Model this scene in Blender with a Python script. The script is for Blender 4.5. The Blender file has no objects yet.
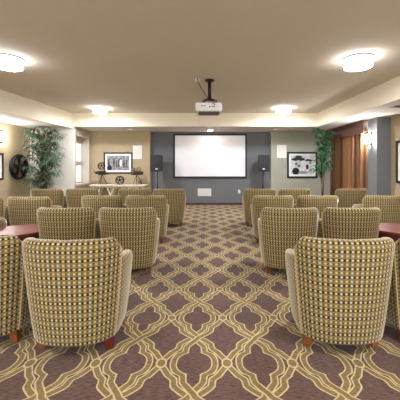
import bpy, bmesh, math, random
from mathutils import Vector, Matrix
PI = math.pi
random.seed(7)
S = bpy.context.scene
C = S.collection

# ------------------------------------------------------------------ view / camera
S.view_settings.view_transform = 'Standard'
S.view_settings.look = 'None'
S.view_settings.gamma = 1
S.view_settings.exposure = 1.05
S.view_settings.use_curve_mapping = False
S.cycles.use_denoising = True
S.cycles.max_bounces = 8
S.cycles.diffuse_bounces = 6
S.cycles.sample_clamp_indirect = 6

F, HX, HY, CZ = 290.0, 208.0, 165.0, 1.45
cam = bpy.data.objects.new('camera', bpy.data.cameras.new('camera'))
C.objects.link(cam)
cam.location = (0, 0, CZ)
cam.rotation_euler = (PI / 2, 0, 0)
cam.data.sensor_width = 36
cam.data.lens = F / 400 * 36
cam.data.shift_x = (200 - HX) / 400
cam.data.shift_y = (HY - 200) / 400
cam.data.clip_start = 0.05
S.camera = cam

def X(px, z): return (px - HX) / F * z
def Z(py, z): return CZ + (HY - py) / F * z

# ------------------------------------------------------------------ materials
def lin(c):
    r = []
    for v in c:
        v = v / 255.0
        r.append(v / 12.92 if v <= 0.04045 else ((v + 0.055) / 1.055) ** 2.4)
    return (r[0], r[1], r[2], 1.0)

class NT:
    """small wrapper for building node trees"""
    def __init__(self, name):
        self.m = bpy.data.materials.new(name)
        self.m.use_nodes = True
        self.t = self.m.node_tree
        self.b = self.t.nodes['Principled BSDF']
    def n(self, kind, **kw):
        nd = self.t.nodes.new(kind)
        for k, v in kw.items(): setattr(nd, k, v)
        return nd
    def link(self, a, b): self.t.links.new(a, b)
    def put(self, sock, v):
        if isinstance(v, bpy.types.NodeSocket): self.link(v, sock)
        else: sock.default_value = v
    def math(self, op, a, b=0.0, c=0.0, clamp=False):
        nd = self.n('ShaderNodeMath', operation=op, use_clamp=clamp)
        for i, v in enumerate((a, b, c)): self.put(nd.inputs[i], v)
        return nd.outputs[0]
    def smooth(self, v, lo, hi, a=0.0, b=1.0):
        nd = self.n('ShaderNodeMapRange', interpolation_type='SMOOTHSTEP')
        for i, q in enumerate((v, lo, hi, a, b)): self.put(nd.inputs[i], q)
        return nd.outputs[0]
    def mix(self, f, a, b):
        nd = self.n('ShaderNodeMix', data_type='RGBA')
        self.put(nd.inputs[0], f); self.put(nd.inputs[6], a); self.put(nd.inputs[7], b)
        return nd.outputs[2]
    def noise(self, scale, detail=3.0, vec=None):
        nd = self.n('ShaderNodeTexNoise')
        nd.inputs['Scale'].default_value = scale
        nd.inputs['Detail'].default_value = detail
        if vec is not None: self.link(vec, nd.inputs['Vector'])
        return nd.outputs[0]
    def coord(self, which='Object'):
        return self.n('ShaderNodeTexCoord').outputs[which]
    def sep(self, v):
        nd = self.n('ShaderNodeSeparateXYZ'); self.link(v, nd.inputs[0]); return nd.outputs
    def bump(self, h, strength=0.3, dist=0.01):
        nd = self.n('ShaderNodeBump')
        nd.inputs['Strength'].default_value = strength
        nd.inputs['Distance'].default_value = dist
        self.link(h, nd.inputs['Height']); self.link(nd.outputs[0], self.b.inputs['Normal'])

def paint(name, c, rough=0.6, var=0.05, metal=0.0, scale=6.0, bump=0.0, bscale=150.0, spec=0.4):
    k = NT(name)
    co = k.coord()
    nz = k.noise(scale, 3, co)
    a = lin(c)
    lo = tuple(v * (1 - var) for v in a[:3]) + (1,)
    hi = tuple(min(1, v * (1 + var)) for v in a[:3]) + (1,)
    k.put(k.b.inputs['Base Color'], k.mix(nz, lo, hi))
    k.b.inputs['Roughness'].default_value = rough
    k.b.inputs['Metallic'].default_value = metal
    k.b.inputs['Specular IOR Level'].default_value = spec
    if bump: k.bump(k.noise(bscale, 2, co), bump, 0.004)
    return k.m

def glow(name, c, strength):
    k = NT(name)
    k.b.inputs['Base Color'].default_value = lin(c)
    k.b.inputs['Emission Color'].default_value = lin(c)
    k.b.inputs['Emission Strength'].default_value = strength
    k.b.inputs['Roughness'].default_value = 0.4
    return k.m

def wood(name, c1, c2, rough=0.3, scale=(1.2, 9, 9)):
    k = NT(name)
    mp = k.n('ShaderNodeMapping'); k.link(k.coord(), mp.inputs[0])
    mp.inputs['Scale'].default_value = scale
    nz = k.noise(2.0, 5, mp.outputs[0])
    k.put(k.b.inputs['Base Color'], k.mix(k.smooth(nz, .3, .7), lin(c1), lin(c2)))
    k.b.inputs['Roughness'].default_value = rough
    return k.m

def carpet():
    k = NT('carpet_trellis')
    A, B, X0, Y0 = 0.4805, 0.63, 0.139, 2.124
    p = k.sep(k.coord())
    # soft wobble of the weave
    x = k.math('DIVIDE', k.math('SUBTRACT', p[0], X0), A)
    y = k.math('DIVIDE', k.math('SUBTRACT', p[1], Y0), B)
    t = k.math('PINGPONG', y, 1.0)
    pts = [(0, 0.0), (0.05, 0.025), (0.1, 0.06), (0.15, 0.1), (0.2, 0.145), (0.235, 0.19), (0.26, 0.218), (0.3, 0.232), (0.345, 0.242), (0.38, 0.275), (0.43, 0.345), (0.47, 0.405), (0.5, 0.45), (0.55, 0.493), (0.6, 0.545), (0.66, 0.605), (0.7, 0.638), (0.75, 0.648), (0.79, 0.655), (0.81, 0.672), (0.83, 0.71), (0.86, 0.755), (0.9, 0.79), (0.95, 0.81), (1, 0.815)]
    def curve(v):
        nd = k.n('ShaderNodeFloatCurve')
        cv = nd.mapping.curves[0]
        cv.points[0].location = pts[0]; cv.points[1].location = pts[-1]
        for q in pts[1:-1]: cv.points.new(*q)
        nd.mapping.update()
        k.put(nd.inputs['Value'], v)
        return nd.outputs[0]
    def one(tt):
        f0 = curve(tt)
        f1 = curve(k.math('ADD', tt, 0.015))
        f2 = curve(k.math('SUBTRACT', tt, 0.015))
        # slope in metres
        sl = k.math('MULTIPLY', k.math('SUBTRACT', f1, f2), A / (0.03 * B))
        cs = k.math('DIVIDE', 1.0, k.math('SQRT', k.math('MULTIPLY_ADD', sl, sl, 1.0)))
        out = []
        for sgn in (1, -1):
            d = k.math('SUBTRACT', x, k.math('MULTIPLY', f0, float(sgn)))
            d = k.math('ABSOLUTE', k.math('WRAP', d, 0.5, -0.5))
            out.append(k.math('MULTIPLY', d, cs))
        return out
    ds = one(t) + one(k.math('SUBTRACT', 1.0, t))
    # octagonal knots at the lattice nodes
    ox = k.math('WRAP', x, 0.5, -0.5)
    oy = k.math('WRAP', y, 0.5, -0.5)
    r = k.math('SQRT', k.math('ADD', k.math('POWER', k.math('ABSOLUTE', ox), 2.0), k.math('POWER', k.math('ABSOLUTE', oy), 2.0)))
    fine = k.n('ShaderNodeMapping'); k.link(k.coord(), fine.inputs[0]); fine.inputs['Scale'].default_value = (22, 120, 1)
    nz = k.noise(1.0, 2, fine.outputs[0])
    big = k.noise(2.2, 3, k.coord())
    field = k.mix(k.smooth(nz, .3, .7), lin((68, 47, 40)), lin((112, 84, 73)))
    field = k.mix(k.math('MULTIPLY', big, .35), field, lin((94, 72, 64)))
    olive = k.mix(k.smooth(nz, .3, .7), lin((110, 90, 52)), lin((138, 117, 74)))
    cream = k.mix(nz, lin((176, 154, 108)), lin((216, 196, 148)))
    col = field
    for d in ds:
        col = k.mix(k.smooth(d, .051, .060, 1.0, 0.0), col, cream)
        col = k.mix(k.smooth(d, .031, .039, 1.0, 0.0), col, olive)
    col = k.mix(k.smooth(r, .080, .090, 1.0, 0.0), col, cream)
    col = k.mix(k.smooth(r, .056, .066, 1.0, 0.0), col, olive)
    k.put(k.b.inputs['Base Color'], col)
    k.b.inputs['Roughness'].default_value = 0.95
    k.b.inputs['Sheen Weight'].default_value = 0.15
    k.b.inputs['Sheen Roughness'].default_value = 0.5
    k.b.inputs['Specular IOR Level'].default_value = 0.1
    k.bump(nz, 0.35, 0.006)
    return k.m

def fabric():
    k = NT('dotted_upholstery')
    uv = k.sep(k.coord('UV'))
    PU, PV = 0.039, 0.0315
    u = k.math('DIVIDE', uv[0], PU)
    v = k.math('DIVIDE', uv[1], PV)
    fu = k.math('SUBTRACT', k.math('FRACT', u), 0.5)
    fv = k.math('SUBTRACT', k.math('FRACT', v), 0.5)
    colp = k.math('FLOORED_MODULO', k.math('FLOOR', u), 2.0)   # 0 gold, 1 cream columns
    rowp = k.math('FLOORED_MODULO', k.math('FLOOR', v), 2.0)   # 0 bold, 1 soft rows
    au = k.math('ABSOLUTE', fu); av = k.math('ABSOLUTE', fv)
    r = k.math('SQRT', k.math('ADD', k.math('MULTIPLY', fu, fu), k.math('MULTIPLY', fv, fv)))
    nz = k.noise(160, 2, k.coord('UV'))
    tan = k.mix(nz, lin((108, 92, 55)), lin((146, 128, 84)))
    dark = k.mix(nz, lin((34, 25, 16)), lin((56, 42, 28)))
    # dark lozenges left and right of each bold dot
    dk = k.math('MULTIPLY', k.smooth(au, .20, .38), k.smooth(av, .28, .50, 1.0, 0.0))
    dkb = k.math('MULTIPLY', dk, k.math('SUBTRACT', 1.0, k.math('MULTIPLY', rowp, .5)))
    ring = k.math('MULTIPLY', k.smooth(r, .44, .52, 1.0, 0.0), k.math('SUBTRACT', 1.0, rowp))
    base = k.mix(k.math('MULTIPLY', ring, .6), tan, dark)
    base = k.mix(dkb, base, dark)
    dotc = k.mix(colp, lin((198, 168, 108)), lin((188, 174, 148)))
    rr = k.math('SQRT', k.math('ADD', k.math('MULTIPLY', k.math('MULTIPLY', fu, fu), .85), k.math('MULTIPLY', k.math('MULTIPLY', fv, fv), .75)))
    dot = k.smooth(k.math('SUBTRACT', rr, k.math('MULTIPLY', rowp, -.03)), .15, .31, 1.0, 0.0)
    dot = k.math('MULTIPLY', dot, k.math('SUBTRACT', 1.0, k.math('MULTIPLY', rowp, .12)))
    k.put(k.b.inputs['Base Color'], k.mix(dot, base, dotc))
    k.b.inputs['Roughness'].default_value = 0.9
    k.b.inputs['Specular IOR Level'].default_value = 0.15
    k.b.inputs['Sheen Weight'].default_value = 1.0
    k.b.inputs['Sheen Roughness'].default_value = 0.32
    k.b.inputs['Sheen Tint'].default_value = lin((255, 246, 226))
    k.bump(dot, 0.25, 0.003)
    return k.m

M = {}
M['carpet'] = carpet()
M['fabric'] = fabric()
M['piping'] = paint('piping_cord', (176, 152, 108), .85, .15, scale=80)
M['leg'] = wood('honey_oak', (100, 54, 26), (136, 78, 40), .35)
M['red_leg'] = wood('dark_red_leg', (72, 16, 14), (104, 28, 22), .3)
M['cherry'] = wood('cherry_top', (92, 38, 30), (108, 48, 38), .38)
M['cherry_dark'] = wood('cherry_dark', (66, 16, 14), (92, 28, 24), .3)
M['ceiling'] = paint('ceiling_paint', (214, 203, 186), .85, .03, bump=.15)
M['fascia'] = paint('cream_paint', (240, 229, 206), .8, .03)
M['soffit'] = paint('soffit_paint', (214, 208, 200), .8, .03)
M['tan'] = paint('tan_paint', (178, 160, 128), .8, .04)
M['white_wall'] = paint('white_paint', (222, 216, 204), .8, .03)
M['window_wall'] = paint('pale_beige_paint', (186, 176, 160), .8, .03)
M['grey'] = paint('slate_grey_paint', (110, 111, 113), .8, .04)
M['sage'] = paint('sage_grey_paint', (164, 162, 146), .8, .04)
M['pier'] = paint('pier_grey_paint', (116, 117, 119), .75, .04)
M['base'] = wood('burgundy_wood', (58, 20, 22), (78, 30, 30), .4)
M['trim'] = paint('white_trim', (186, 174, 158), .5, .03)
M['black'] = paint('matt_black', (26, 25, 25), .5, .1)
M['dark_metal'] = paint('dark_bronze', (52, 42, 36), .45, .2, .5, 30)
M['iron'] = paint('black_iron', (28, 28, 30), .4, .2, .4, 30)
M['grille'] = paint('speaker_grille', (38, 38, 39), .6, .2, 0, 200, .5, 400)
M['silver'] = paint('silver', (205, 205, 205), .3, .05, .7)
M['white_plastic'] = paint('white_plastic', (226, 224, 220), .45, .02)
M['grille_white'] = paint('white_perforated', (222, 218, 208), .6, .05, 0, 200, .3, 500)
M['screen'] = paint('screen_white', (244, 244, 248), .7, .01)
M['mat'] = paint('picture_mat', (236, 232, 224), .8, .02)
M['brass'] = paint('aged_brass', (150, 120, 66), .4, .15, .6, 40)
M['valance'] = paint('mauve_brown_valance', (96, 66, 58), .75, .12, 0, 25)
M['table_white'] = paint('antique_white', (226, 216, 196), .5, .05)
M['pot'] = paint('brown_pot', (72, 48, 36), .5, .15)
M['soil'] = paint('soil', (46, 34, 26), .95, .3, 0, 60)
M['bark'] = paint('palm_stem', (96, 72, 50), .8, .3, 0, 40)
M['leaf_a'] = paint('grey_green_leaf', (84, 108, 82), .5, .35, 0, 9)
M['leaf_b'] = paint('bright_green_leaf', (54, 106, 68), .5, .35, 0, 9)
M['nickel'] = paint('brushed_nickel', (150, 148, 146), .35, .05, .8)
M['underside_grey'] = paint('underside_grey', (104, 96, 90), .6, .05)
M['lens'] = paint('lens_glass', (20, 24, 34), .1, .1)
M['vent'] = paint('vent_grey', (160, 152, 142), .5, .05)
M['lamp'] = glow('lamp_diffuser', (246, 248, 255), 9.0)
M['lamp_bottom'] = glow('lamp_bottom_lens', (244, 247, 255), 132.0)
M['sconce'] = glow('sconce_glass', (255, 252, 250), 100.0)
M['down'] = glow('downlight_lens', (255, 246, 236), 80.0)
M['down_dim'] = glow('downlight_lens_dim', (255, 246, 232), 0.25)  # faint glow given to the two side downlight lenses
M['day'] = glow('daylit_pane', (250, 250, 255), .65)

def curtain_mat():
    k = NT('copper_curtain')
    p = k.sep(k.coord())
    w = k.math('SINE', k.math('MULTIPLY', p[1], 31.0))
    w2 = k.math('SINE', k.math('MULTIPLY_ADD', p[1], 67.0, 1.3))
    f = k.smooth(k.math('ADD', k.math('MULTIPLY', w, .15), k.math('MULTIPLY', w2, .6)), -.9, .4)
    k.put(k.b.inputs['Base Color'], k.mix(f, lin((100, 66, 44)), lin((188, 134, 86))))  # stripes imitate fold highlights and dark in the base colour
    k.b.inputs['Roughness'].default_value = 0.5
    k.b.inputs['Sheen Weight'].default_value = 0.3
    return k.m
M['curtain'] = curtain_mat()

def print_mat(name, blobs, seed, bg=(200, 200, 200), grain=0.5):
    """black and white photographic print made of soft blobs and grain; UV 0..1"""
    k = NT(name)
    uvv = k.coord('UV'); uv = k.sep(uvv)
    mp = k.n('ShaderNodeMapping'); k.link(uvv, mp.inputs[0]); mp.inputs['Location'].default_value = (seed, seed * .7, 0)
    nz = k.noise(9, 4, mp.outputs[0])
    col = k.mix(k.math('MULTIPLY', k.smooth(nz, .42, .62), grain), lin(bg), lin((40, 40, 44)))
    for cx, cy, rx, ry, g in blobs:
        a = k.math('DIVIDE', k.math('SUBTRACT', uv[0], cx), rx)
        b = k.math('DIVIDE', k.math('SUBTRACT', uv[1], cy), ry)
        d = k.math('ADD', k.math('MULTIPLY', a, a), k.math('MULTIPLY', b, b))
        d = k.math('ADD', d, k.math('MULTIPLY', k.math('SUBTRACT', nz, .5), 1.2))
        col = k.mix(k.smooth(d, .8, 1.15, 1.0, 0.0), col, lin((g, g, g)))
    k.put(k.b.inputs['Base Color'], col)
    k.b.inputs['Roughness'].default_value = 0.35
    return k.m

# ------------------------------------------------------------------ mesh helpers
def box(bm, c, s, rz=0.0, bevel=0.0):
    mat = Matrix.Translation(c) @ Matrix.Rotation(rz, 4, 'Z') @ Matrix.Diagonal((s[0], s[1], s[2], 1))
    r = bmesh.ops.create_cube(bm, size=1.0, matrix=mat)
    if bevel:
        es = list({e for v in r['verts'] for e in v.link_edges})
        bmesh.ops.bevel(bm, geom=es, offset=bevel, segments=2, affect='EDGES', profile=0.5)
    return r['verts']

def bx(bm, x0, x1, y0, y1, z0, z1, bevel=0.0):
    return box(bm, ((x0 + x1) / 2, (y0 + y1) / 2, (z0 + z1) / 2), (abs(x1 - x0), abs(y1 - y0), abs(z1 - z0)), 0, bevel)

def prism(bm, pts, z0, z1):
    lo = [bm.verts.new((p[0], p[1], z0)) for p in pts]
    hi = [bm.verts.new((p[0], p[1], z1)) for p in pts]
    n = len(pts)
    bm.faces.new(lo[::-1]); bm.faces.new(hi)
    for i in range(n):
        bm.faces.new((lo[i], lo[(i + 1) % n], hi[(i + 1) % n], hi[i]))

def lathe(bm, prof, c=(0, 0, 0), n=24, axis='Z'):
    rings = []
    for r, h in prof:
        ring = []
        for i in range(n):
            a = 2 * PI * i / n
            q = (r * math.cos(a), r * math.sin(a), h)
            if axis == 'X': q = (q[2], q[0], q[1])
            if axis == 'Y': q = (q[0], q[2], q[1])
            ring.append(bm.verts.new((q[0] + c[0], q[1] + c[1], q[2] + c[2])))
        rings.append(ring)
    for a, b in zip(rings, rings[1:]):
        for i in range(n):
            bm.faces.new((a[i], a[(i + 1) % n], b[(i + 1) % n], b[i]))
    bm.faces.new(rings[0][::-1]); bm.faces.new(rings[-1])

def tube(bm, pts, r, n=8, r2=None):
    pts = [Vector(p) for p in pts]
    rings = []
    up = Vector((0.123, 0.31, 0.94)).normalized()
    for i, p in enumerate(pts):
        d = (pts[min(i + 1, len(pts) - 1)] - pts[max(i - 1, 0)]).normalized()
        a = d.cross(up)
        if a.length < .05: a = d.cross(Vector((1, 0, 0)))
        a.normalize(); b = d.cross(a).normalized()
        rr = r if r2 is None else r + (r2 - r) * i / max(1, len(pts) - 1)
        rings.append([bm.verts.new(p + a * rr * math.cos(2 * PI * j / n) + b * rr * math.sin(2 * PI * j / n)) for j in range(n)])
    for q, w in zip(rings, rings[1:]):
        for j in range(n): bm.faces.new((q[j], q[(j + 1) % n], w[(j + 1) % n], w[j]))
    bm.faces.new(rings[0][::-1]); bm.faces.new(rings[-1])

def ring(bm, c, R, r, axis='X', n=36, m=8):
    g = []
    for i in range(n):
        a = 2 * PI * i / n
        row = []
        for j in range(m):
            b = 2 * PI * j / m
            rad = R + r * math.cos(b); h = r * math.sin(b)
            q = (rad * math.cos(a), rad * math.sin(a), h)
            if axis == 'X': q = (q[2], q[0], q[1])
            if axis == 'Y': q = (q[0], q[2], q[1])
            row.append(bm.verts.new((q[0] + c[0], q[1] + c[1], q[2] + c[2])))
        g.append(row)
    for i in range(n):
        for j in range(m):
            bm.faces.new((g[i][j], g[(i + 1) % n][j], g[(i + 1) % n][(j + 1) % m], g[i][(j + 1) % m]))

def obj(name, bm, mat, parent=None, smooth=False, loc=None):
    bmesh.ops.recalc_face_normals(bm, faces=bm.faces)
    me = bpy.data.meshes.new(name)
    bm.to_mesh(me); bm.free()
    me.materials.append(M[mat] if isinstance(mat, str) else mat)
    if smooth:
        for p in me.polygons: p.use_smooth = True
    o = bpy.data.objects.new(name, me)
    C.objects.link(o)
    if parent is not None: o.parent = parent
    if loc is not None: o.location = loc
    return o

def thing(name, label, cat, loc=(0, 0, 0), rotz=0.0, group=None):
    o = bpy.data.objects.new(name, None)
    o.empty_display_size = .1
    C.objects.link(o)
    o.location = loc; o.rotation_euler = (0, 0, rotz)
    return tag(o, label, cat, group)

def tag(o, label, cat, group=None):
    o['label'] = label; o['category'] = cat
    if group: o['group'] = group
    return o

def struct(name, bm, mat, label=None, cat=None):
    o = obj(name, bm, mat)
    o['kind'] = 'structure'
    o['label'] = label; o['category'] = cat
    return o

def dup(root, loc, label, rotz=0.0, group=None):
    r = root.copy(); C.objects.link(r)
    r.location = loc; r.rotation_euler = (0, 0, rotz)
    r['label'] = label
    if group: r['group'] = group
    for ch in list(root.children):
        c = ch.copy(); C.objects.link(c); c.parent = r
        for g in list(ch.children):
            d = g.copy(); C.objects.link(d); d.parent = c
    return r

def B(): return bmesh.new()

# ------------------------------------------------------------------ room shell
YF, YB = 10.6, -4.5          # far wall, wall behind the camera
YA = 10.35                   # face of the side portions of the far wall
ZS, ZC = CZ + 1.205, CZ + 1.63   # soffit underside, tray ceiling
ZL = CZ + 1.155              # left soffit underside
XL, XR = -5.57, 4.59         # left / right tan walls
YW = 9.08                    # far soffit face and white end wall
XW = -4.2                    # window wall
XP = 4.24                    # curtain wall plane
YP0, YP1 = 7.28, 7.69

b = B(); bx(b, XL - .3, XR + .9, YB - .2, YF + .3, -.12, 0)
struct('floor', b, 'carpet', 'purple brown carpet with olive and cream quatrefoil trellis', 'floor')
b = B(); bx(b, XL - .3, XR + .9, YB - .2, YF + .3, ZC, ZC + .12)
struct('ceiling', b, 'ceiling', 'flat tan tray ceiling above the seats', 'ceiling')

def fx(z): return -4.26 - (YW - z) * .0816      # slightly skewed left soffit edge
b = B(); prism(b, [(XL - .05, YB), (fx(YB) if fx(YB) > XL else XL, YB), (fx(YW), YW), (fx(YW), YW + .02), (XL - .05, YW + .02)], ZL, ZC)
soL = struct('trim_1', b, 'fascia', 'cream dropped soffit along the left wall', 'soffit')
b = B(); bx(b, fx(YW), XR + .9, YW, YF, ZS, ZC)
soB = struct('trim_2', b, 'fascia', 'cream dropped soffit in front of the screen wall', 'soffit')
b = B(); prism(b, [(3.44, YW), (3.44 + (YW - YB) * .015, YB), (XR + .9, YB), (XR + .9, YW)], ZS, ZC)
soR = struct('trim_3', b, 'fascia', 'cream dropped soffit along the right wall', 'soffit')
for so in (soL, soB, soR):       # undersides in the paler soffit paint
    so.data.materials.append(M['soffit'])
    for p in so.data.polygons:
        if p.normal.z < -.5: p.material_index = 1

b = B(); bx(b, XL - .2, XL, YB, YW + .3, 0, ZC)
struct('wall_left', b, 'tan', 'tan painted left wall with a film reel on it', 'wall')
b = B(); bx(b, XL, XW - .3, YW, YW + .2, 0, ZL)
bx(b, XW - .3, XW, YW, YW + .12, 0, ZS)
struct('wall_left_end', b, 'white_wall', 'white end wall behind the left palm', 'wall')
# window wall with an opening
wy0, wy1 = 9.2, 10.2
wz0, wz1 = Z(183.5, 9.7), Z(135.5, 9.3)
b = B()
bx(b, XW - .3, XW, YW + .12, YF, 0, wz0); bx(b, XW - .3, XW, YW + .12, YF, wz1, ZS)
bx(b, XW - .3, XW, wy1, YF, wz0, wz1)
struct('wall_left_window', b, 'window_wall', 'short pale wall holding the narrow window', 'wall')
b = B()
xg = XW - .26
bx(b, xg - .02, xg + .03, wy0, wy0 + .04, wz0, wz1); bx(b, xg - .02, xg + .03, wy1 - .04, wy1, wz0, wz1)
bx(b, xg - .02, xg + .03, wy0 + .04, wy1 - .04, wz0, wz0 + .05); bx(b, xg - .02, xg + .03, wy0 + .04, wy1 - .04, wz1 - .22, wz1)
zm = Z(163.5, 10)
bx(b, xg - .02, xg + .03, wy0 + .04, wy1 - .04, zm - .08, zm + .08)
win = struct('window_1', b, 'trim', 'tall narrow window with two bright panes', 'window')
b = B(); bx(b, xg - .005, xg + .005, wy0 + .04, wy1 - .04, wz0 + .05, zm - .08); obj('pane', b, 'day', win)
b = B(); bx(b, xg - .005, xg + .005, wy0 + .04, wy1 - .04, zm + .08, wz1 - .22); obj('pane', b, 'day', win)
b = B()
for (a0, a1, c0, c1) in ((wy0 - .07, wy0, wz0 - .08, wz1 + .08), (wy1, wy1 + .07, wz0 - .08, wz1 + .08), (wy0, wy1, wz1, wz1 + .08)):
    bx(b, XW, XW + .02, a0, a1, c0, c1)
bx(b, XW, XW + .05, wy0 - .07, wy1 + .07, wz0 - .05, wz0)
obj('casing', b, 'trim', win)

xa, xb = X(150, YA), X(271, YA)
b = B(); bx(b, XW - .3, xa, YA, YF + .2, 0, ZS)
struct('wall_back_left', b, 'tan', 'tan wall portion behind the console table', 'wall')
b = B(); bx(b, xb, XR + .9, YA, YF + .2, 0, ZS)
struct('wall_back_right', b, 'sage', 'sage grey wall portion with framed print', 'wall')
b = B(); bx(b, xa, xb, YF, YF + .2, 0, ZS)
struct('wall_back', b, 'grey', 'slate grey recessed wall behind the screen', 'wall')
b = B(); bx(b, xa, xb, YF - .02, YF, 0, .06)
struct('baseboard_back', b, 'base', 'burgundy baseboard below the screen', 'baseboard')
b = B(); bx(b, XW, xa, YA - .02, YA, 0, .1)
struct('baseboard_back_left', b, 'trim', 'pale baseboard behind the console table', 'baseboard')
b = B(); bx(b, xb, XP, YA - .02, YA, 0, .1)
struct('baseboard_back_right', b, 'base', 'burgundy baseboard below the framed print', 'baseboard')
b = B(); bx(b, XL, XL + .02, YB, YW, 0, .1)
struct('baseboard_left', b, 'base', 'burgundy baseboard on left wall', 'baseboard')
b = B(); bx(b, XP + .1, XP + .3, YP1, YA, 0, ZS)
struct('wall_right_curtain', b, 'white_wall', 'wall behind the copper curtain', 'wall')
b = B(); bx(b, XP, XR + .2, YP0, YP1, 0, ZS)
struct('wall_right_pier', b, 'pier', 'grey square pier carrying the lit sconce', 'pier')
b = B(); bx(b, XR, XR + .2, YB, YP0, 0, ZC)
struct('wall_right', b, 'tan', 'tan right wall with a dark framed picture', 'wall')
b = B(); bx(b, XR - .02, XR, YB, YP0, 0, .1)
struct('baseboard_right', b, 'base', 'burgundy baseboard on right wall', 'baseboard')
b = B()
bx(b, XL - .2, XR + .2, YB - .2, YB, 0, .25); bx(b, XL - .2, XR + .2, YB - .2, YB, 2.55, ZC)
for xx in (XL - .1, -2.2, 1.2, XR + .1): bx(b, xx - .12, xx + .12, YB - .2, YB, .25, 2.55)  # wide openings between the posts added to let in soft daylight fill
struct('wall_behind', b, 'tan', 'tan wall behind the viewer, openings added to let in fill light', 'wall')
# white casing strip stands in for window light past the curtain edge
b = B(); bx(b, XP + .05, XP + .1, 10.02, 10.2, 0.3, 2.2)
struct('trim_4', b, 'trim', 'white casing strip standing in for window light beside the curtain', 'trim')

# ------------------------------------------------------------------ tub chairs
ZB, HT = 0.108, 0.905
half = [(0, -.30), (.12, -.293), (.22, -.266), (.30, -.222), (.355, -.16), (.385, -.08), (.392, .02), (.388, .14), (.372, .28), (.345, .42)]
half = [(x * 1.035, y) for x, y in half]
ctrl = [(-x, y) for x, y in half[:0:-1]] + half
def catmull(P, n=24):
    out = []
    for i in range(len(P) - 1):
        p0 = P[max(i - 1, 0)]; p1 = P[i]; p2 = P[i + 1]; p3 = P[min(i + 2, len(P) - 1)]
        for j in range(n):
            t = j / n
            out.append(tuple(.5 * ((2 * p1[k]) + (-p0[k] + p2[k]) * t + (2 * p0[k] - 5 * p1[k] + 4 * p2[k] - p3[k]) * t * t + (-p0[k] + 3 * p1[k] - 3 * p2[k] + p3[k]) * t ** 3) for k in (0, 1)))
    out.append(P[-1]); return out
dense = catmull(ctrl)
acc = [0.0]
for a, c in zip(dense, dense[1:]): acc.append(acc[-1] + math.dist(a, c))
LT = acc[-1]
def plan(s):                       # s = arc position measured from the middle of the back
    s = min(max(s + LT / 2, 0), LT - 1e-6)
    lo = max(i for i in range(len(acc) - 1) if acc[i] <= s)
    t = (s - acc[lo]) / (acc[lo + 1] - acc[lo])
    p = [dense[lo][k] + (dense[lo + 1][k] - dense[lo][k]) * t for k in (0, 1)]
    d = (dense[lo + 1][0] - dense[lo][0], dense[lo + 1][1] - dense[lo][1]); L = math.hypot(*d)
    return p, (-d[1] / L, d[0] / L)    # point, inward normal
SP = 0.468                          # arc position of the seam between back and arm
SF = LT / 2
def k_of(z): return .80 + .20 * min(1.0, max(0, (z - ZB) / (HT - ZB))) ** .8
def prof(H, T, zin=.22):
    zs = [ZB + .02 + (H - .06 - ZB - .02) * i / 7 for i in range(8)]
    p = [(.018, ZB), (.004, ZB + .008)] + [(0, z) for z in zs]
    p += [(.006, H - .032), (.02, H - .012), (.036, H - .003), (T / 2, H), (T - .036, H - .003), (T - .02, H - .012), (T - .006, H - .032)]
    p += [(T, H - .07), (T + .004, .46), (T + .01, zin)]
    return p
def pos(s, d, z):
    p, n = plan(s)
    k = k_of(z)
    return Vector(((p[0] + n[0] * d) * k, .1 + (p[1] + n[1] * d - .1) * k, z))
def shell(name, ss, Hf, T, mat, parent, u0=0.0):
    bm = B(); uvl = bm.loops.layers.uv.new('UVMap')
    rows, uvs = [], []
    for s in ss:
        pr = prof(Hf(s), T if not callable(T) else T(s))
        row = [bm.verts.new(pos(s, d, z)) for d, z in pr]
        v = pr[0][1]; uvr = []
        for i, q in enumerate(pr):
            if i: v += math.dist(pr[i - 1], q)
            uvr.append((s + u0, v))
        rows.append(row); uvs.append(uvr)
    K = len(rows[0])
    def face(vs, us):
        f = bm.faces.new(vs)
        for l, q in zip(f.loops, us): l[uvl].uv = q
    for i in range(len(rows) - 1):
        for j in range(K - 1):
            face((rows[i][j], rows[i + 1][j], rows[i + 1][j + 1], rows[i][j + 1]), (uvs[i][j], uvs[i + 1][j], uvs[i + 1][j + 1], uvs[i][j + 1]))
    for e in (0, -1):
        us = [((d), z) for d, z in prof(Hf(ss[e]), T if not callable(T) else T(ss[e]))]
        face(rows[e], us)
    return obj(name, bm, mat, parent, smooth=True)
def H_back(s):
    q = abs(s)
    h = HT - .012 * (q / SP) ** 2 - .006 * math.exp(-(s / .05) ** 2)
    e = (q - (SP - .062)) / .062
    if e > 0: h -= .13 * (1 - math.sqrt(max(0, 1 - min(e, 1) ** 2)))
    return h
def H_arm(s):
    t = (abs(s) - SP) / (SF - SP)
    return .735 - .058 * min(1, t / .85) - .045 * max(0, (t - .8) / .2) ** 2
GA = 'patterned tub armchairs in rows facing the screen'
def set_uv(o, sx=1.0):
    me = o.data
    uvl = me.uv_layers.new(name='UVMap')
    for p in me.polygons:
        n = p.normal
        for li in p.loop_indices:
            v = me.vertices[me.loops[li].vertex_index].co
            if abs(n.z) > .6: uvl.data[li].uv = (v.x, v.y)
            elif abs(n.x) > abs(n.y): uvl.data[li].uv = (v.y, v.z)
            else: uvl.data[li].uv = (v.x, v.z)
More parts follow.
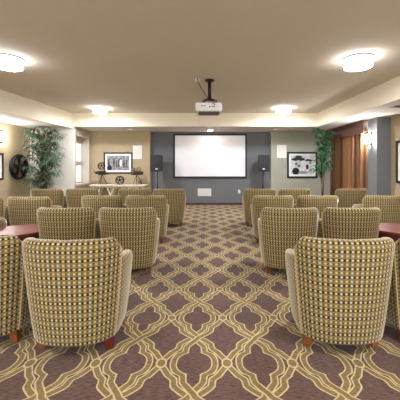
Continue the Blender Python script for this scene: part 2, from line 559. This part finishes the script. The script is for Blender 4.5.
def make_chair(label):
    t = thing('tub_armchair', label, 'armchair', (0, 0, 0), 0, GA)
    nb = 44
    ss = [SP * math.sin(PI / 2 * (-1 + 2 * i / nb)) for i in range(nb + 1)]
    shell('backrest', ss, H_back, .115, 'fabric', t)
    for sg in (1, -1):
        sa = [sg * (SP - .01 + (SF - SP + .01) * i / 16) for i in range(17)]
        shell('arm', sa, H_arm, lambda s: .115, 'fabric', t)
    for sg in (1, -1):
        bm = B()
        pr = prof(H_back(SP - .012), .115)
        tube(bm, [pos(sg * (SP - .004), d - .003, z) for d, z in pr[1:14]], .0065, 6)
        obj('piping', bm, 'piping', t, True)
    bm = B()                        # seat base filling the tub
    pts = []
    n = 30
    for i in range(n + 1):
        s = -SF + .02 + (2 * SF - .04) * i / n
        p = pos(s, .05, .2); pts.append((p.x, p.y))
    prism(bm, pts, ZB + .004, .33)
    o = obj('seat_base', bm, 'fabric', t); set_uv(o)
    bm = B(); box(bm, (0, .12, .40), (.50, .56, .14), 0, .04)
    o = obj('seat_cushion', bm, 'fabric', t, True); set_uv(o)
    for fx_, fy_ in ((-.262, -.035), (.262, -.035), (-.25, .32), (.25, .32)):
        bm = B()
        vs = box(bm, (fx_, fy_, .057), (.066, .066, .114))
        for v in vs:
            if v.co.z < .05:
                v.co.x = fx_ + (v.co.x - fx_) * .74 + math.copysign(.006, fx_)
                v.co.y = fy_ + (v.co.y - fy_) * .74
        obj('leg', bm, 'leg', t)
    return t

Z1, Z2, Z3, Z4 = 2.25, 3.78, 5.28, 6.75
chairs = [
    (X(73, Z1), Z1 - .05, 'tub armchair nearest the viewer left of the aisle, one dark red rear foot'),
    (X(345, Z1), Z1 - .03, 'tub armchair nearest the viewer right of the aisle, both honey rear feet showing'),
    (-1.85, Z1 + .02, 'tub armchair cut off by the left picture edge, in the nearest row'),
    (1.875, Z1 + .02, 'tub armchair cut off by the right picture edge, in the nearest row'),
    (-1.865, Z2, 'tub armchair right beside the left cherry table, second row, away from the aisle'),
    (X(127, Z2), Z2, 'aisle-side tub armchair left of the aisle in the second row'),
    (X(290.5, Z2), Z2, 'aisle-side tub armchair right of the aisle in the second row'),
    (1.885, Z2, 'tub armchair just left of the large right cherry table, second row'),
    (-3.37, Z2 + .05, 'tub armchair at far left showing only its arm behind the left cherry table'),
    (-1.94, Z3, 'tub armchair second from the aisle, left block, third row'),
    (X(146, Z3), Z3, 'aisle-side tub armchair left of the aisle in the third row'),
    (X(273.5, Z3), Z3, 'aisle-side tub armchair right of the aisle in the third row'),
    (X(273.5, Z3) + .81, Z3, 'tub armchair second from the aisle, right block, third row'),
    (-3.15, Z3 - .2, 'tub armchair seen whole behind the left cherry table, under the wall film reel'),
    (-3.97, Z3 - .2, 'tub armchair at left picture edge under the dark framed picture, third row'),
    (X(385, Z3), Z3, 'tub armchair behind the large right cherry table, before the grey pier'),
    (X(169, Z4) - .81, Z4, 'tub armchair in the farthest row, in front of the console table'),
    (X(169, Z4), Z4, 'tub armchair in the farthest row, aisle seat left of the screen centre'),
    (X(260, Z4), Z4, 'tub armchair in the farthest row, aisle seat below the right loudspeaker'),
    (X(260, Z4) + .81, Z4, 'tub armchair in the farthest row, below the two-figure framed print'),
    (X(353, Z4), Z4 + .05, 'tub armchair in the farthest row, in front of the copper curtain'),
    (X(81.5, Z4) - .81, Z4, 'tub armchair in the farthest row, below the grey green left palm'),
    (X(81.5, Z4), Z4, 'tub armchair in the farthest row, below the narrow bright window'),
]
proto = None
for i, (x, zw, lab) in enumerate(chairs):
    if i == 0:
        proto = make_chair(lab); c = proto
    else:
        c = dup(proto, (0, 0, 0), lab)
    c.location = (x, zw + .15, 0)
    c.rotation_euler.z = math.radians(random.uniform(-1.2, 1.2))
# the near left chair has one dark red foot
for ch in proto.children:
    if ch.name.startswith('leg') and abs(ch.data.vertices[0].co.x - .262) < .06 and ch.data.vertices[0].co.y < .1:
        ch.data = ch.data.copy()
        ch.data.materials[0] = M['red_leg']
        ch['label'] = 'dark red foot'

# ------------------------------------------------------------------ octagonal side tables
def octagon(h, c): return [(h, -c), (h, c), (c, h), (-c, h), (-h, c), (-h, -c), (-c, -h), (c, -h)]
def make_table(loc, label):
    t = thing('side_table', label, 'table', loc, 0, 'cherry side tables between the armchairs')
    b = B(); prism(b, octagon(.36, .17), .515, .55)
    es = [e for e in b.edges if abs(e.verts[0].co.z - e.verts[1].co.z) < .01]
    bmesh.ops.bevel(b, geom=es, offset=.006, segments=2, affect='EDGES')
    obj('tabletop', b, 'cherry', t)
    b = B(); prism(b, octagon(.325, .15), .42, .515); obj('apron', b, 'cherry_dark', t)
    b = B(); prism(b, octagon(.29, .13), .10, .13); obj('shelf', b, 'cherry_dark', t)
    for sx, sy in ((1, 1), (1, -1), (-1, 1), (-1, -1)):
        b = B(); box(b, (sx * .225, sy * .225, .21), (.055, .055, .42), PI / 4); obj('leg', b, 'cherry_dark', t)
    return t
tb = make_table((-2.62, 4.08, 0), 'octagonal cherry side table at left, its top half showing over the front chairs')
dup(tb, (2.70, 4.16, 0), 'octagonal cherry side table cut off by the right picture edge')
t2 = dup(tb, (2.72, 6.95, 0), 'cherry side table barely showing between far chairs before the copper curtain')

t2.scale = (.72, .72, 1)

# ------------------------------------------------------------------ ceiling lamps
def make_lamp(loc, label):
    t = thing('ceiling_light', label, 'ceiling light', loc, 0, 'round flush ceiling lamps')
    b = B(); lathe(b, [(.19, -.022), (.212, -.022), (.212, 0), (.19, 0)], n=40); obj('rim', b, 'nickel', t, False)
    b = B(); lathe(b, [(.02, -.138), (.196, -.138), (.2, -.12), (.2, -.0225), (.02, -.0225)], n=40); obj('diffuser', b, 'lamp', t, True)
    b = B(); lathe(b, [(.02, -.150), (.165, -.148), (.190, -.1385), (.02, -.1385)], n=40); obj('bottom_lens', b, 'lamp_bottom', t, True)
    b = B(); ring(b, (0, 0, -.14), .2, .006, 'Z', 40, 6); obj('lower_band', b, 'nickel', t, True)
    return t
l0 = make_lamp((X(283.5, 8.29), 8.29, ZC), 'round flush ceiling light, far one right of the projector')
dup(l0, (X(100, 8.29), 8.29, ZC), 'round flush ceiling light, far one left of the projector')
dup(l0, (X(358, 4.42), 4.42, ZC), 'large bright round ceiling light at the right, nearer pair')
dup(l0, (X(8, 4.42), 4.42, ZC), 'large bright round ceiling light at the left picture edge')
for yy in (0.55, -3.3):  # unseen lamps added on the row spacing to light the chair backs
    for xx in (-3.06, 2.22):
        dup(l0, (xx, yy, ZC), 'round flush ceiling light added out of frame to light the chair backs')

# ------------------------------------------------------------------ projector
px_, py_ = .03, 5.56
t = thing('projector_mount', 'black ceiling pole and bracket carrying the projector', 'mount', (px_, py_, ZC))
b = B(); lathe(b, [(.02, -.035), (.085, -.03), (.092, -.004), (.092, 0)], n=24); obj('ceiling_plate', b, 'black', t, True)
b = B(); lathe(b, [(.033, -.36), (.033, -.03)], n=16); obj('pole', b, 'black', t, True)
b = B()
lathe(b, [(.03, -.40), (.05, -.39), (.05, -.345), (.03, -.335)], n=16)
for sx, sy in ((1, 1), (1, -1), (-1, 1), (-1, -1)):
    tube(b, [(0, 0, -.37), (sx * .08, sy * .06, -.385), (sx * .13, sy * .12, -.43), (sx * .135, sy * .125, -.462)], .012, 6)
obj('bracket', b, 'black', t)
zt = ZC - .466
t = thing('projector', 'white projector hanging from the ceiling on black mount', 'projector', (px_ - .015, py_, zt))
b = B()
pp = [(-.25, -.14), (-.22, -.17), (.22, -.17), (.25, -.14), (.25, .26), (.2, .31), (-.2, .31), (-.25, .26)]
prism(b, pp, -.158, 0)
bmesh.ops.bevel(b, geom=list(b.edges), offset=.018, segments=3, affect='EDGES')
obj('housing', b, 'white_plastic', t, False)
b = B()
for i, zz in enumerate((-.05,)):
    for xx in (-.13, -.08, .02, .07, .1): box(b, (xx, -.171, -.06 - .02 * (xx > 0)), (.03, .006, .014))
obj('sockets', b, 'black', t)
b = B(); lathe(b, [(.045, .0), (.06, .0), (.06, .05), (.045, .05)], (.11, .30, -.08), 20, 'Y'); obj('lens', b, 'lens', t)
b = B(); box(b, (.0, .07, -.163), (.4, .4, .014), 0, .004); obj('dark_underside', b, 'underside_grey', t)  # underside coloured darker than the white housing
b = B(); bx(b, X(195, 5.5), X(199.5, 5.5), 5.46, 5.6, ZC - .045, ZC, .006)
t = obj('ceiling_outlet', b, 'white_plastic'); tag(t, 'white outlet box on the ceiling beside the projector pole', 'outlet')
b = B(); box(b, (X(197.3, 5.46), 5.457, ZC - .022), (.028, .006, .03)); obj('socket', b, 'black', t)
b = B()
xo = X(197.5, 5.5)
tube(b, [(xo, 5.455, ZC - .03), (xo + .02, 5.42, ZC - .1), (xo + .08, 5.42, ZC - .2), (px_ - .06, 5.46, ZC - .33), (px_ - .02, 5.44, ZC - .40), (px_ + .04, 5.38, ZC - .45), (px_ + .1, 5.378, ZC - .52)], .007, 6)
tag(obj('projector_cable', b, 'black', smooth=True), 'thin black cable from ceiling outlet down to the projector', 'cable')

# ------------------------------------------------------------------ soffit downlights, vent
def downlight(px, yy, label, m):
    t = thing('recessed_downlight', label, 'downlight', (X(px, yy), yy, ZS), 0, 'recessed downlights over the screen wall')
    b = B(); lathe(b, [(.075, -.012), (.11, -.012), (.115, 0), (.075, 0)], n=28); obj('trim_ring', b, 'white_plastic', t)
    b = B(); lathe(b, [(.01, -.014), (.074, -.014), (.074, -.002), (.01, -.002)], n=28); obj('lens', b, m, t)
downlight(210.5, 10.0, 'recessed downlight shining above the middle of the screen', 'down')
downlight(130, 9.75, 'faintly glowing recessed downlight in soffit above the console table', 'down_dim')
downlight(275, 9.75, 'faintly glowing recessed downlight in soffit right of the screen', 'down_dim')
t = thing('ceiling_vent', 'slatted air vent in the right soffit by the picture edge', 'vent', (X(404, 5.95), 5.95, ZS))
b = B(); bx(b, -.22, .22, -.1, .1, -.008, 0); obj('frame', b, 'vent', t)
b = B()
for i in range(5): bx(b, -.19, .19, -.075 + i * .033, -.06 + i * .033, -.012, -.008)
obj('slats', b, 'dark_metal', t)

# ------------------------------------------------------------------ screen, speakers
t = thing('projection_screen', 'white projection screen in a black frame on the grey wall', 'screen', (X(210, YF), YF, Z(156, YF)))
x0, x1, z0, z1 = X(173.5, YF) - X(210, YF), X(246.7, YF) - X(210, YF), Z(178, YF) - Z(156, YF), Z(134, YF) - Z(156, YF)
b = B(); w = .06
bx(b, x0, x0 + w, -.06, 0, z0, z1); bx(b, x1 - w, x1, -.06, 0, z0, z1)
bx(b, x0 + w, x1 - w, -.06, 0, z0, z0 + w); bx(b, x0 + w, x1 - w, -.06, 0, z1 - w, z1)
obj('frame', b, 'black', t)
b = B(); bx(b, x0 + w, x1 - w, -.045, 0, z0 + w, z1 - w); obj('screen_surface', b, 'screen', t)

def pa_speaker(px, label, slabel, s):
    yy = 10.05
    x = X(px, yy)
    t = thing('speaker_stand', slabel, 'stand', (x, yy, 0), 0, 'black loudspeaker stands')
    b = B(); lathe(b, [(.018, .25), (.018, Z(171.5, yy) - .002)], n=12); obj('pole', b, 'black', t, True)
    b = B(); lathe(b, [(.03, .62), (.03, .72)], n=12); obj('collar', b, 'black', t, True)
    for k in range(3):
        a = PI / 2 + k * 2 * PI / 3
        b = B(); tube(b, [(0, 0, .68), (.28 * math.cos(a) * .8, .28 * math.sin(a) * .8, .04 + .1), (.29 * math.cos(a), .29 * math.sin(a), .014)], .012, 6); obj('leg', b, 'black', t)
    t = thing('loudspeaker', label, 'loudspeaker', (x, yy, Z(171.5, yy)), 0, 'black loudspeakers beside the screen')
    h = Z(155, yy) - Z(171.5, yy)
    b = B(); prism(b, [(-.205, -.16), (.205, -.16), (.15, .17), (-.15, .17)], 0, h)
    bmesh.ops.bevel(b, geom=list(b.edges), offset=.015, segments=2, affect='EDGES')
    obj('cabinet', b, 'black', t)
    b = B(); box(b, (0, -.162, h * .58), (.33, .012, h * .70), 0, .005); obj('grille', b, 'grille', t)
    b = B(); box(b, (-.005, -.163, .09), (.075, .014, .035), 0, .004); obj('badge', b, 'silver', t)
pa_speaker(157.5, 'black loudspeaker on a stand left of the screen', 'black tripod stand under the loudspeaker left of screen', -1)
pa_speaker(263, 'black loudspeaker on a stand right of the screen', 'black tripod stand under the loudspeaker right of screen', 1)

def wall_grille(name, px0, px1, py0, py1, yy, label, grp=None):
    t = thing(name, label, 'wall speaker', ((X(px0, yy) + X(px1, yy)) / 2, yy, (Z(py0, yy) + Z(py1, yy)) / 2), 0, grp)
    w, h = X(px1, yy) - X(px0, yy), Z(py0, yy) - Z(py1, yy)
    b = B()
    f = .025
    bx(b, -w / 2, w / 2, -.02, 0, -h / 2, -h / 2 + f); bx(b, -w / 2, w / 2, -.02, 0, h / 2 - f, h / 2)
    bx(b, -w / 2, -w / 2 + f, -.02, 0, -h / 2 + f, h / 2 - f); bx(b, w / 2 - f, w / 2, -.02, 0, -h / 2 + f, h / 2 - f)
    obj('frame', b, 'white_plastic', t)
    b = B(); bx(b, -w / 2 + f, w / 2 - f, -.014, 0, -h / 2 + f, h / 2 - f); obj('grille', b, 'grille_white', t)
wall_grille('wall_speaker', 133, 142, 145.5, 159, YA, 'white wall speaker on the tan wall above the console', 'white flush wall speakers')
wall_grille('wall_speaker', 277, 286.3, 145, 158, YA, 'white wall speaker on the sage wall beside the print', 'white flush wall speakers')
wall_grille('wall_speaker', 197.8, 211.2, 188.5, 196, YF, 'wide white wall speaker below the projection screen', 'white flush wall speakers')
b = B(); lathe(b, [(.01, -.012), (.042, -.012), (.046, 0), (.01, 0)], (0, 0, 0), 20, 'Y')
t = obj('wall_outlet', b, 'white_plastic', loc=(X(239.3, YF), YF, Z(191.5, YF))); t.scale = (1, 1, 1.6)
tag(t, 'small white wall plate low on the grey wall right of centre', 'outlet')

# ------------------------------------------------------------------ framed pictures
def uv_quad(o):
    me = o.data; l = me.uv_layers.new(name='UVMap')
    xs = [v.co.x for v in me.vertices]; zs = [v.co.z for v in me.vertices]
    for p in me.polygons:
        for li in p.loop_indices:
            v = me.vertices[me.loops[li].vertex_index].co
            l.data[li].uv = ((v.x - min(xs)) / (max(xs) - min(xs)), (v.z - min(zs)) / (max(zs) - min(zs)))
def picture(label, loc, rz, w, h, f, m, pm):
    t = thing('framed_picture', label, 'picture', loc, rz, 'dark framed black and white pictures')
    b = B()
    bx(b, -w / 2, w / 2, -.035, 0, -h / 2, -h / 2 + f); bx(b, -w / 2, w / 2, -.035, 0, h / 2 - f, h / 2)
    bx(b, -w / 2, -w / 2 + f, -.035, 0, -h / 2 + f, h / 2 - f); bx(b, w / 2 - f, w / 2, -.035, 0, -h / 2 + f, h / 2 - f)
    obj('frame', b, 'black', t)
    b = B(); bx(b, -w / 2 + f, w / 2 - f, -.018, 0, -h / 2 + f, h / 2 - f); obj('mat_board', b, 'mat', t)
    b = B(); bx(b, -w / 2 + f + m, w / 2 - f - m, -.021, -.018, -h / 2 + f + m, h / 2 - f - m); o = obj('print', b, pm, t); uv_quad(o)
crowd = [(.08 + .115 * i, .42 + .12 * ((i * 7) % 3) / 2, .035, .3, g) for i, g in enumerate((60, 150, 50, 90, 40, 120, 60, 80))] + [(.1, .15, .12, .18, 30), (.62, .5, .06, .25, 225)]
pA = print_mat('print_group', crowd, 3.1, (165, 165, 170), .7)
pB = print_mat('print_two_heads', [(.32, .80, .30, .10, 40), (.34, .92, .16, .10, 50), (.32, .55, .14, .22, 190), (.24, .56, .06, .05, 40), (.36, .45, .07, .05, 50), (.22, .16, .16, .2, 30),
                                   (.78, .74, .18, .07, 45), (.76, .5, .13, .22, 210), (.72, .40, .06, .14, 40), (.86, .60, .05, .04, 60), (.55, .1, .2, .08, 150)], 8.4, (222, 222, 222), .25)
pC = print_mat('print_dim', [(.5, .5, .2, .3, 60)], 5.2, (190, 188, 184), .5)
yy = YA
picture('black framed group photograph hanging above the console table', (X(118.3, yy), yy, Z(163, yy)), 0, X(132.6, yy) - X(104, yy), Z(152.5, yy) - Z(173.5, yy), .045, .075, pA)
picture('black framed print of two hatted heads on the sage wall', (X(302, yy), yy, Z(165, yy)), 0, X(317, yy) - X(287, yy), Z(152, yy) - Z(178, yy), .06, .07, pB)
picture('dark framed picture cut off by the left edge on the tan wall', (XL, 7.26, Z(166.5, 7.86)), PI / 2, 1.2, .72, .05, .09, pC)
picture('dark framed picture cut off by the right edge on the tan wall', (XR, 6.5, Z(162, 7.04)), -PI / 2, 1.08, 1.02, .06, .12, pC)

# ------------------------------------------------------------------ film reels
def reel(bm, c, R, axis, nsp=5, depth=.04, inner=True):
    """two flanges with spokes, a hub and rims"""
    for sgn in (-1, 1):
        cc = list(c); cc['XYZ'.index(axis)] += sgn * depth / 2
        ring(bm, cc, R * .92, R * .085, axis, 40, 6)
        if inner: ring(bm, cc, R * .66, R * .035, axis, 32, 6)
    pr = [(R * .02, -depth / 2 - .008), (R * .24, -depth / 2 - .008), (R * .24, depth / 2 + .008), (R * .02, depth / 2 + .008)]
    lathe(bm, pr, c, 24, axis)
    for i in range(nsp):
        a = 2 * PI * i / nsp + .3
        for da, ww in ((0, R * .075), (.32, R * .03)):
            d = Vector((math.cos(a + da), math.sin(a + da)))
            p0, p1 = d * R * .2, d * R * .9
            def q(p):
                v = {'X': (0, p.x, p.y), 'Y': (p.x, 0, p.y)}[axis]
                return (c[0] + v[0], c[1] + v[1], c[2] + v[2])
            tube(bm, [q(p0), q((p0 + p1) / 2), q(p1)], ww, 8)
b = B(); reel(b, (0, 0, 0), .37, 'X', 5, .05, False)
tag(obj('wall_film_reel', b, 'iron', smooth=False, loc=(XL + .066, 8.46, Z(167, 8.46))), 'large black film reel decoration hung on the left tan wall', 'film reel')

# ------------------------------------------------------------------ console table and movie props
yt = 9.98
zt = Z(184.6, yt)
xt0, xt1 = X(91, yt), X(147, yt)
t = thing('console_table', 'long antique white console table with curved legs at the tan wall', 'console table', ((xt0 + xt1) / 2, yt, 0))
wt = xt1 - xt0
b = B(); bx(b, -wt / 2, wt / 2, -.2, .22, zt - .035, zt, .008); obj('tabletop', b, 'table_white', t)
b = B(); bx(b, -wt / 2 + .06, wt / 2 - .06, -.16, .18, zt - .085, zt - .035); obj('apron', b, 'table_white', t)
def ogee(x, sg, y):
    return [(x + sg * .10, y, zt - .085), (x + sg * .105, y, zt - .14), (x + sg * .06, y, zt - .24), (x + sg * .01, y, zt - .34), (x + sg * .03, y, zt - .46), (x + sg * .09, y, zt - .58), (x + sg * .12, y, zt - .68), (x + sg * .13, y, .02)]
for x in (-.72, -.25, .25, .72):
    for y in (-.12, .14):
        b = B()
        for sg in (1, -1): tube(b, ogee(x, sg, y), .022, 8)
        obj('leg', b, 'table_white', t, True)

def cine(label, px, pyreel, kind):
    x = X(px, yt)
    t = thing('cine_camera_model', label, 'ornament', (x, yt, zt), 0, 'antique movie camera ornaments')
    zb = Z(175, yt) - zt
    b = B(); box(b, (0, 0, zb + .07), (.24, .12, .14), 0, .01)
    if kind: box(b, (0, 0, zb + .02), (.40, .08, .03))
    obj('body', b, 'dark_metal', t)
    b = B(); lathe(b, [(.03, 0), (.045, 0), (.05, .09), (.03, .09)], (0, 0, 0), 14, 'X')
    bmesh.ops.translate(b, verts=b.verts, vec=(-.22 if kind == 0 else .12, 0, zb + .08)); obj('lens', b, 'dark_metal', t)
    if kind == 0:
        b = B(); box(b, (-.19, 0, zb + .10), (.18, .05, .03)); box(b, (.17, 0, zb + .05), (.12, .05, .05)); obj('viewfinder', b, 'dark_metal', t)
        b = B(); reel(b, (-.02, 0, zb + .31), .13, 'Y', 5, .03); obj('film_magazine', b, 'dark_metal', t)
    else:
        b = B(); reel(b, (.06, 0, zb + .20), .075, 'Y', 5, .03); obj('film_magazine', b, 'brass', t)
        b = B(); lathe(b, [(.01, 0), (.05, 0), (.06, .1), (.02, .14)], (-.12, 0, zb + .12), 14); obj('lamp_head', b, 'brass', t)
    for k in range(3):
        a = PI / 6 + k * 2 * PI / 3
        b = B(); tube(b, [(0, 0, zb + .01), (.10 * math.cos(a), .08 * math.sin(a), zb * .5), (.17 * math.cos(a), .12 * math.sin(a), .006)], .011, 6); obj('leg', b, 'dark_metal', t)
cine('antique film camera ornament with a big reel, left end of console table', 102, 164, 0)
cine('antique projector ornament with brass parts, right end of console table', 137, 166, 1)
r_ = .15
b = B(); reel(b, (0, 0, 0), r_, 'Y', 5, .03)
o = obj('tabletop_film_reel', b, 'iron', loc=(X(119.6, yt), yt + .03, zt + r_ * 1.006 + .0))
tag(o, 'small dark film reel standing in the middle of console table', 'film reel')

# ------------------------------------------------------------------ curtain and valance
b = B()
ny, nz_ = 260, 10
g = []
for i in range(ny + 1):
    y = 7.76 + (10.0 - 7.76) * i / ny
    row = []
    for j in range(nz_ + 1):
        z = .02 + (2.36 - .02) * j / nz_
        a = .085 * (1.0 - .25 * j / nz_)
        ph = y * 2 * PI / .215
        row.append(b.verts.new((XP - .01 + a * math.sin(ph + .5 * math.sin(y * 5.1)) + .012 * math.sin(ph * 2.3 + z), y, z)))
    g.append(row)
for i in range(ny):
    for j in range(nz_): b.faces.new((g[i][j], g[i + 1][j], g[i + 1][j + 1], g[i][j + 1]))
r = bmesh.ops.solidify(b, geom=b.faces[:], thickness=.008)
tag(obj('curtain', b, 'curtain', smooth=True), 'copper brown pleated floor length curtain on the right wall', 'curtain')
b = B()
bx(b, XP - .12, XP - .1, YP1 + .004, 10.1, 2.30, ZS - .002); bx(b, XP - .1, XP + .1, 10.08, 10.1, 2.30, ZS - .002); bx(b, XP - .1, XP + .1, YP1 + .004, 10.08, ZS - .03, ZS - .002)
bx(b, XP - .13, XP - .12, YP1 + .004, 10.1, 2.30, 2.33)
tag(obj('valance', b, 'valance'), 'mauve brown box valance above the copper curtain', 'valance')

# ------------------------------------------------------------------ sconces
def sconce(loc, rz, label):
    t = thing('wall_sconce', label, 'wall lamp', loc, rz, 'lit wall sconces')
    b = B(); box(b, (0, -.012, 0), (.075, .024, .30), 0, .008); obj('back_plate', b, 'iron', t)
    b = B()
    tube(b, [(0, -.02, -.13), (0, -.07, -.155), (0, -.105, -.12)], .011, 8)
    lathe(b, [(.008, -.20), (.018, -.17), (.012, -.155), (.06, -.118), (.06, -.108)], (0, -.105, 0), 16)
    lathe(b, [(.02, .13), (.055, .115), (.03, .15), (.012, .175), (.006, .2)], (0, -.105, 0), 16)
    obj('bracket', b, 'iron', t)
    b = B(); lathe(b, [(.05, -.107), (.064, -.06), (.068, .03), (.058, .114)], (0, -.105, 0), 20); obj('shade', b, 'sconce', t, True)
sconce((XP, 7.52, Z(139, 7.5)), -PI / 2, 'bright lit sconce on the grey pier beside the curtain')
sconce((XL, 7.66, Z(136.5, 7.66)), PI / 2, 'bright lit sconce on the left tan wall at the picture edge')

# ------------------------------------------------------------------ palms
def palm(label, loc, top, width, nfr, leafmat, seed, stems, leaf=.26, depthk=.6, low=.55):
    rnd = random.Random(seed)
    t = thing('potted_palm', label, 'plant', loc, 0, 'indoor palms in the corners')
    b = B(); lathe(b, [(.14, 0), (.16, .02), (.2, .34), (.215, .34), (.215, .38), (.19, .38), (.18, .33), (.02, .33)], n=28); obj('pot', b, 'pot', t, True)
    b = B(); lathe(b, [(.02, .331), (.181, .331), (.181, .345), (.02, .345)], n=24); obj('soil', b, 'soil', t)
    st = B(); fo = B()
    for s in range(stems):
        bxx = rnd.uniform(-.06, .06); byy = rnd.uniform(-.06, .06)
        lean = rnd.uniform(-.12, .12)
        hh = top * rnd.uniform(.62, .8)
        tube(st, [(bxx, byy, .34), (bxx + lean * .4, byy, hh * .5), (bxx + lean, byy * 1.5, hh)], .02, 7, .01)
    for i in range(nfr):
        a = rnd.uniform(0, 2 * PI)
        h0 = low + (top - .45 - low) * (i + .5) / nfr
        upk = rnd.uniform(.25, .6)
        reach = width * .5 * rnd.uniform(.55, 1.0)
        rise = min(top - h0, .35 + .35 * rnd.random())
        if i >= nfr - 4: reach *= .6; rise = top - h0
        dx, dy = math.cos(a), math.sin(a) * depthk
        P = []
        for q in range(9):
            u = q / 8
            P.append(Vector((dx * reach * u ** 1.15, dy * reach * u ** 1.15, h0 + rise * (1.55 * u - .75 * u * u) / .8 * .95)))
        for p in P: p.z = min(p.z, top)
        tube(st, P, .007, 5, .003)
        nl = 15
        for q in range(1, nl + 1):
            u = .12 + .88 * q / nl
            f = u * 8; i0 = min(int(f), 7); p = P[i0].lerp(P[i0 + 1], f - i0)
            d = (P[i0 + 1] - P[i0]).normalized()
            side = d.cross(Vector((0, 0, 1)))
            if side.length < .1: side = Vector((1, 0, 0))
            side.normalize()
            for sg in (1, -1):
                L = leaf * (1 - .45 * abs(u - .5)) * rnd.uniform(.8, 1.15)
                dirn = (side * sg * .75 + d * rnd.uniform(.35, .8) + Vector((0, 0, rnd.uniform(-.45, .15)))).normalized()
                wv = dirn.cross(Vector((0, 0, 1))).normalized() * .016
                droop = Vector((0, 0, -.10 * L / .25))
                pts = [p, p + dirn * L * .35 + wv, p + dirn * L * .35 - wv, p + dirn * L * .75 + wv * .7 + droop * .4, p + dirn * L * .75 - wv * .7 + droop * .4, p + dirn * L + droop]
                for k in pts: k.z = min(k.z, top)
                v = [fo.verts.new(k) for k in pts]
                fo.faces.new((v[0], v[1], v[2])); fo.faces.new((v[1], v[3], v[4], v[2])); fo.faces.new((v[3], v[5], v[4]))
    obj('stem', st, 'bark', t, True)
    obj('foliage', fo, leafmat, t)
palm('tall grey green palm in front of the white end wall', (X(43, 8.5), 8.5, 0), ZL - .06, 1.06, 84, 'leaf_a', 11, 6, .29, .5, .42)
palm('slim bright green palm in the corner beside the curtain', (X(321.5, 9.05), 9.05, 0), ZS - .06, .64, 46, 'leaf_b', 23, 2, .27, .5, .85)

# ------------------------------------------------------------------ world: daylight fill entering by the added rear openings
w = bpy.data.worlds.new('world'); S.world = w
w.use_nodes = True
w.node_tree.nodes['Background'].inputs[0].default_value = (.84, .92, 1, 1)
w.node_tree.nodes['Background'].inputs[1].default_value = 3.2
